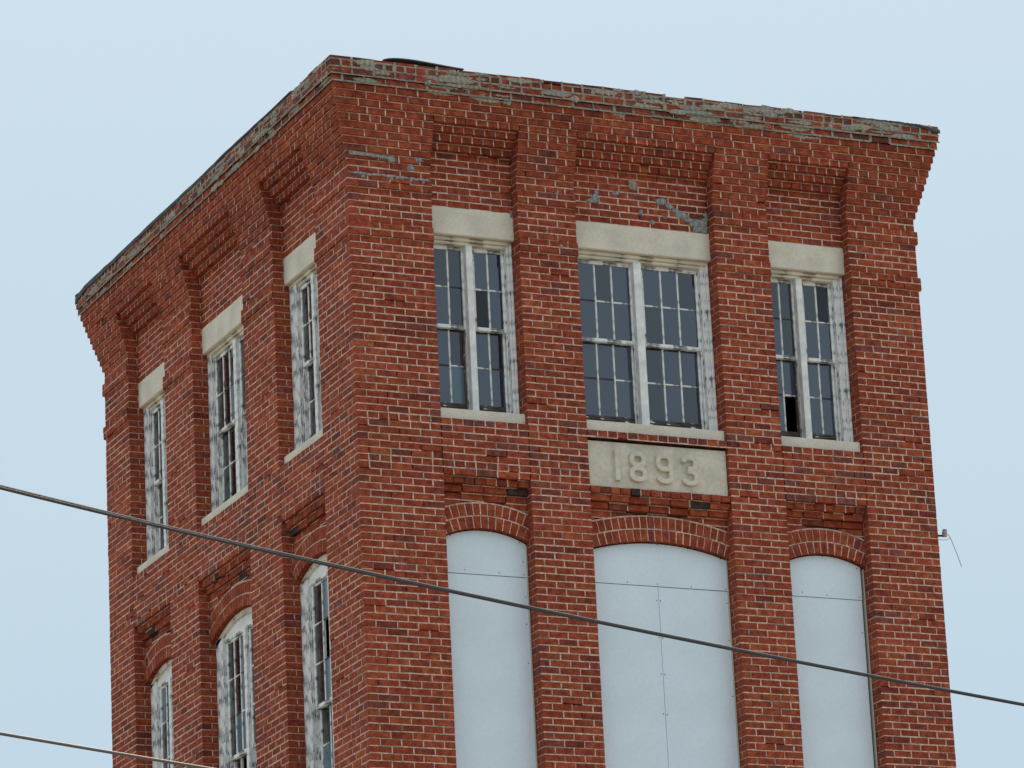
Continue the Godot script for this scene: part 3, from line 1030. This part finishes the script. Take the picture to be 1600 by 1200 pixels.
func strand(path: Array, off: float, turns: float, phase: float) -> Array:
	var out := []
	for i in path.size():
		var a: Vector3 = path[maxi(0, i - 1)]
		var b: Vector3 = path[mini(path.size() - 1, i + 1)]
		var t := (b - a).normalized()
		var u := t.cross(Vector3.UP).normalized()
		var w := u.cross(t)
		var an := phase + TAU * turns * i / path.size()
		out.append(path[i] + (u * cos(an) + w * sin(an)) * off)
	return out

# ---------------------------------------------------------------- scene
func _ready() -> void:
	rng.seed = 1893
	broad.seed = 7
	broad.frequency = 0.9
	broad.fractal_octaves = 2
	cam = Camera3D.new()
	cam.name = "camera"
	add_child(cam)
	cam.position = Vector3(-14.69909, 1.6132, 34.91884)
	cam.rotation = Vector3(0.298698, -0.435816, -0.049337)
	cam.fov = 10.05416
	cam.near = 0.1
	cam.far = 900.0
	cam.current = true
	var env := Environment.new()
	env.background_mode = Environment.BG_SKY
	var sm := ProceduralSkyMaterial.new()
	sm.sky_top_color = lin(1.08, 1.15, 1.2)
	sm.sky_horizon_color = lin(0.46, 0.61, 0.725)
	sm.sky_curve = 1.0
	sm.ground_bottom_color = Color(0.30, 0.29, 0.28)
	sm.ground_horizon_color = Color(0.62, 0.66, 0.68)
	sm.sun_angle_max = 1.0
	var sky := Sky.new()
	sky.sky_material = sm
	env.sky = sky
	env.tonemap_mode = Environment.TONE_MAPPER_LINEAR
	env.tonemap_exposure = 1.0
	env.sdfgi_enabled = true
	env.ssao_enabled = true
	env.ssil_enabled = true
	var we := WorldEnvironment.new()
	we.name = "world_environment"
	we.environment = env
	add_child(we)
	var sun := DirectionalLight3D.new()
	sun.name = "sun"
	add_child(sun)
	sun.light_energy = 1.5
	sun.light_color = Color(1.0, 0.93, 0.82)
	sun.light_angular_distance = 2.0
	sun.shadow_enabled = true
	sun.look_at_from_position(Vector3(0.50, 0.70, -0.52) * 50.0, Vector3.ZERO)

	make_materials()
	var gr := MB.new()
	gr.quad(Vector3(-300, 0, 300), Vector3(300, 0, 300), Vector3(300, 0, -300), Vector3(-300, 0, -300), Color.WHITE)
	tag(put("ground", gr, M.concrete_ground, self), "pale concrete ground around the brick tower", "ground", "", "structure")

	building = node("brick_building", self)
	tag(building, "tall red brick mill tower with corbelled cornice and the date 1893", "building")
	var fb := [
		{"a": 0.832, "b": 1.706, "plaque": false, "crown": 14.85, "rise": 0.105},
		{"a": 2.307, "b": 3.767, "plaque": true, "crown": 14.95, "rise": 0.115},
		{"a": 4.347, "b": 5.222, "plaque": false, "crown": 14.95, "rise": 0.105}]
	var lb := [
		{"a": -6.103, "b": -5.012, "plaque": false, "crown": 14.8, "rise": 0.135},
		{"a": -4.195, "b": -2.765, "plaque": false, "crown": 14.8, "rise": 0.16},
		{"a": -1.938, "b": -0.838, "plaque": false, "crown": 14.8, "rise": 0.135}]
	var fw := node("wall", building)
	build_wall(fw, {"front": true, "lo": 0.0, "hi": W, "bays": fb, "piers": [[0.0, fb[0].a], [fb[0].b, fb[1].a], [fb[1].b, fb[2].a], [fb[2].b, W]]})
	var lw := node("wall", building, -PI / 2)
	build_wall(lw, {"front": false, "lo": -D, "hi": 0.0, "bays": lb, "piers": [[-D, lb[0].a], [lb[0].b, lb[1].a], [lb[1].b, lb[2].a], [lb[2].b, 0.0]]})
	for by in fb:
		build_arch(by, 0.0)
		build_sill_lintel(by, 0.0)
	for by in lb:
		build_arch(by, -PI / 2)
		build_sill_lintel(by, -PI / 2)
	date_stone(fb[1])
	# hidden sides, floors, roof
	var rear := MB.new()
	rear.box(W - 0.38, W - 0.036, ky(LAST), ky(-49.2), -D + 0.3, -0.39)
	rear.box(0.3, W - 0.037, ky(LAST), ky(-49.2), -D + 0.04, -D + 0.37)
	for c in range(-49, -36):
		var o := pier_offset(c) - 0.004
		rear.box(W - 0.1, W + o, ky(c + 1), ky(c) - 0.006, -D - o + 0.004, -0.12)
		rear.box(0.12, W + o - 0.01, ky(c + 1), ky(c) - 0.006, -D - o, -D + 0.1)
	rear.box(W - 0.2, W - 0.002, ky(LAST), ky(-36), -D + 0.002, -0.108)
	rear.box(0.108, W - 0.01, ky(LAST), ky(-36), -D + 0.004, -D + 0.2)
	put("rear_wall", rear, M.plain_brick, building)
	var low := MB.new()
	low.box(0.004, W - 0.004, 0.0, ky(LAST) - 0.004, -D + 0.004, -0.004)
	put("lower_wall", low, M.plain_brick, building)
	for k in [2.5, 62.0]:
		var fl := MB.new()
		fl.box(0.33, W - 0.33, ky(k + 3), ky(k), -D + 0.33, -0.33)
		put("floor", fl, M.interior, building)
	var part := MB.new()
	part.box(1.9, 2.05, ky(60), ky(-45), -D + 0.4, -1.9)
	part.box(2.06, W - 0.4, ky(60), ky(-45), -2.05, -1.9)
	put("partition", part, M.interior, building)
	var rf := MB.new()
	rf.box(-0.10, W + 0.10, ky(-46.5), ky(-49.1), -D - 0.1, 0.10)
	put("roof", rf, M.roof_felt, building)
	# roofing felt over the parapet edges
	flashing()
	patches(fw, lw)
	# windows of the top storey
	var G := {}
	window_upper("window with a bare wooden lower sash beside a sound white mullion", 0.0, fb[0].a, fb[0].b, 1.230, 1.296, [0.918, 1.056, 1.194], [1.328, 1.465, 1.603], true, [{}, {"1,1": "bluish"}, {"1,0": "sooty"}, {}])
	window_upper("wide window of twelve panes over twelve above the date stone", 0.0, fb[1].a, fb[1].b, 2.966, 3.048, [2.396, 2.572, 2.748, 2.934], [3.082, 3.268, 3.448, 3.634], true, [{}, {}, {}, {}])
	window_upper("window with one pane missing and another broken", 0.0, fb[2].a, fb[2].b, 4.706, 4.774, [4.394, 4.540, 4.674], [4.806, 4.944, 5.078], true, [{}, {"1,1": "gone"}, {"0,1": "sooty"}, {}])
	usual_glass = "sooty"  # side-wall panes: dark reflections of the reveals put into the glass colour
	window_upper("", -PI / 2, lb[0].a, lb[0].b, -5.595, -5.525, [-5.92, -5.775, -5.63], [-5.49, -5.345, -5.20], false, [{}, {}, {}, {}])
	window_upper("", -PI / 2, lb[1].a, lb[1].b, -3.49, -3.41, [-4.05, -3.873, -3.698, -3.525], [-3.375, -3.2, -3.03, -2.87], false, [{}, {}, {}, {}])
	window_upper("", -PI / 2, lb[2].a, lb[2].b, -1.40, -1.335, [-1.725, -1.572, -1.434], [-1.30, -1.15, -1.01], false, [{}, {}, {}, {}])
	window_arched("", -PI / 2, lb[0], -5.59, -5.52, [-5.90, -5.76, -5.625], [-5.485, -5.345, -5.20], [{"0,0": "bluish", "1,1": "bluish"}, {}, {}, {}])
	window_arched("", -PI / 2, lb[1], -3.46, -3.39, [-3.975, -3.82, -3.655, -3.495], [-3.355, -3.2, -3.03, -2.87], [{"2,1": "bluish"}, {"0,0": "gone", "0,1": "gone", "0,2": "gone"}, {}, {}])
	window_arched("", -PI / 2, lb[2], -1.27, -1.20, [-1.715, -1.51, -1.305], [-1.165, -1.05, -0.93], [{"0,1": "bluish", "2,1": "bluish", "1,1": "gone"}, {"1,0": "bluish", "1,1": "bluish"}, {}, {}])
	boarding(fb[0], "pale board panels closing the arched opening beside the corner pier", [], [[0.943, 15.9], [1.267, 14.9], [1.636, 16.2], [1.663, 18.9], [1.074, 20.55], [1.414, 20.65], [1.663, 20.7], [1.672, 23.8], [1.668, 27.6], [1.668, 33.0]], 0.012)
	boarding(fb[1], "wide pale board panels closing the middle arched opening", [3.033], [[2.715, 15.35], [3.047, 15.1], [3.362, 15.4], [3.70, 16.5], [2.714, 20.75], [3.027, 20.75], [3.377, 20.8], [3.735, 20.8], [3.012, 23.05], [3.05, 23.1], [3.738, 22.8], [3.74, 28.1], [3.012, 28.3], [3.05, 28.3], [3.012, 33.4], [3.05, 33.5], [3.74, 36.0], [3.012, 39.0], [3.05, 39.1]], 0.012)
	boarding(fb[2], "pale board panels with a dark gap at the pier beside the insulator", [], [[4.785, 15.1], [5.15, 16.5], [4.545, 20.5], [4.806, 20.7], [5.160, 20.7], [5.165, 25.8], [5.165, 32.0]], 0.036)
	insulator()
	cables()

func flashing() -> void:
	# dark felt lying over the parapet of the side wall, and a loose end over the far end of the front
	var runs := [[-PI / 2, -D - 0.2, -0.75, -D + 0.0], [0.0, 5.25, W + 0.236, 0.0]]
	for i in 2:
		var q: Array = runs[i]
		var mb := MB.new()
		var n := 40
		var prev := []
		for j in n + 1:
			var t := float(j) / n
			var s := lerpf(q[1], q[2], t)
			var up: float
			var drop: float
			if i == 0:
				up = ky(-49.55) + 0.004 * sin(t * 19.0) + rng.randf_range(-0.004, 0.004)
				drop = 0.045 * (1.0 - t) + 0.012 + rng.randf_range(0, 0.008)
				if t < 0.035: up -= (0.035 - t) * 1.7
			else:
				up = ky(-49.45) + rng.randf_range(-0.003, 0.003)
				drop = 0.008 + 0.028 * t * t + rng.randf_range(0, 0.004)
				if t > 0.72: up -= (t - 0.72) * 0.13
			var zo := 0.2304 + 0.012
			var ring := [Vector3(s, up - drop, zo + 0.003), Vector3(s, up - 0.004, zo), Vector3(s, up + 0.004, zo - 0.02), Vector3(s, up + 0.004, 0.05), Vector3(s, up - 0.004, 0.05), Vector3(s, up - 0.005, zo - 0.02), Vector3(s, up - drop, zo - 0.004)]
			if j > 0:
				for r in ring.size():
					var r2 := (r + 1) % ring.size()
					mb.quad(prev[r2], prev[r], ring[r], ring[r2], Color.WHITE)
			else:
				for r in range(1, ring.size() - 1): mb.tri(ring[0], ring[r], ring[r + 1], Color.WHITE)
			prev = ring
		for r in range(1, prev.size() - 1): mb.tri(prev[0], prev[r + 1], prev[r], Color.WHITE)
		var o := put("roof_flashing", mb, M.roof_felt, building)
		o.rotation.y = q[0]
	# a lifted strip near the corner
	var st := MB.new()
	var n2 := 16
	var pv := []
	for j in n2 + 1:
		var t := float(j) / n2
		var s := lerpf(0.31, 1.12, t)
		var up := ky(-49.5) + 0.005 + 0.034 * pow(sin(PI * pow(t, 0.62)), 1.2) * (1.0 - 0.3 * t)
		var ring := [Vector3(s, up, 0.235), Vector3(s, up + 0.013, 0.225), Vector3(s, up + 0.012, 0.08), Vector3(s, up, 0.08)]
		if j > 0:
			for r in 4:
				var r2 := (r + 1) % 4
				st.quad(pv[r2], pv[r], ring[r], ring[r2], Color.WHITE)
		pv = ring
	put("roof_flashing", st, M.roof_felt, building)

func insulator() -> void:
	var t := node("wire_insulator", self)
	t.position = Vector3(W, 12.357, -0.12)
	tag(t, "small grey spool insulator on an iron arm at the brick tower's outer edge", "insulator")
	put("bracket", tube([Vector3(-0.06, 0, 0), Vector3(0.06, 0.0, 0), Vector3(0.128, 0.004, 0)], 0.011, 8), M.iron, t)
	var sp := MB.new()
	var prof := [[0.0, -0.004], [0.026, -0.004], [0.028, 0.006], [0.021, 0.012], [0.021, 0.02], [0.027, 0.027], [0.027, 0.034], [0.020, 0.04], [0.020, 0.048], [0.024, 0.055], [0.022, 0.064], [0.0, 0.068]]
	var sd := 14
	for i in prof.size() - 1:
		for s in sd:
			var a0 := TAU * s / sd
			var a1 := TAU * (s + 1) / sd
			var p: Array = prof[i]
			var q: Array = prof[i + 1]
			sp.quad(Vector3(cos(a0) * p[0], p[1], -sin(a0) * p[0]), Vector3(cos(a1) * p[0], p[1], -sin(a1) * p[0]), Vector3(cos(a1) * q[0], q[1], -sin(a1) * q[0]), Vector3(cos(a0) * q[0], q[1], -sin(a0) * q[0]), Color.WHITE)
	var so := put("spool", sp, M.porcelain, t)
	so.position = Vector3(0.138, 0.002, 0)
	so.rotation.z = -0.16
	put("loose_wire", tube([Vector3(0.165, 0.02, 0.01), Vector3(0.178, 0.012, 0.012), Vector3(0.198, -0.018, 0.012), Vector3(0.232, -0.11, 0.012), Vector3(0.264, -0.2, 0.014), Vector3(0.294, -0.297, 0.014)], 0.0032, 6), M.wire_grey, t)
	put("tie_wire", tube([Vector3(0.02, -0.03, 0.01), Vector3(0.07, -0.04, 0.012), Vector3(0.12, -0.042, 0.012), Vector3(0.165, -0.034, 0.012), Vector3(0.196, -0.016, 0.012)], 0.0026, 6), M.wire_grey, t)

func cables() -> void:
	var a := Vector3(-9.937, 6.984, 17.608)
	var m := Vector3(-4.92, 7.521, 13.778)
	var b := Vector3(1.73, 7.776, 10.613)
	# a hanging line through these three points, carried on past both sides of the view
	var path := []
	for i in 241:
		var t := lerpf(-1.2, 3.2, float(i) / 240.0)
		path.append(a * ((t - 1.0) * (t - 2.0) * 0.5) + m * (t * (2.0 - t)) + b * (t * (t - 1.0) * 0.5))
	var c := node("overhead_cable", self)
	tag(c, "dark bundled overhead cable crossing the whole brick tower", "cable")
	put("jacket", tube(strand(path, 0.0045, 0.0, -1.2), 0.0076, 10), M.cable_jacket, c)
	put("messenger_wire", tube(strand(path, 0.0076, 0.0, 1.3), 0.0042, 8), M.cable_steel, c)
	var p2 := []
	var e0 := Vector3(-9.979, 5.8, 17.763)
	var e1 := Vector3(-9.247, 5.634, 18.048)
	var f0 := Vector3(-9.247, 5.634, 18.048)
	var f1 := Vector3(-7.944, 5.779, 16.972)
	for i in 61:
		var t := lerpf(-4.0, 6.0, float(i) / 60.0)
		p2.append(f0 + (f1 - f0) * t + Vector3(0, 0.004 * t * (t - 1.0), 0))
	var c2 := node("overhead_cable", self)
	tag(c2, "thin pale overhead cable hanging below the dark bundled one", "cable")
	put("jacket", tube(p2, 0.0072, 10), M.old_cable, c2)
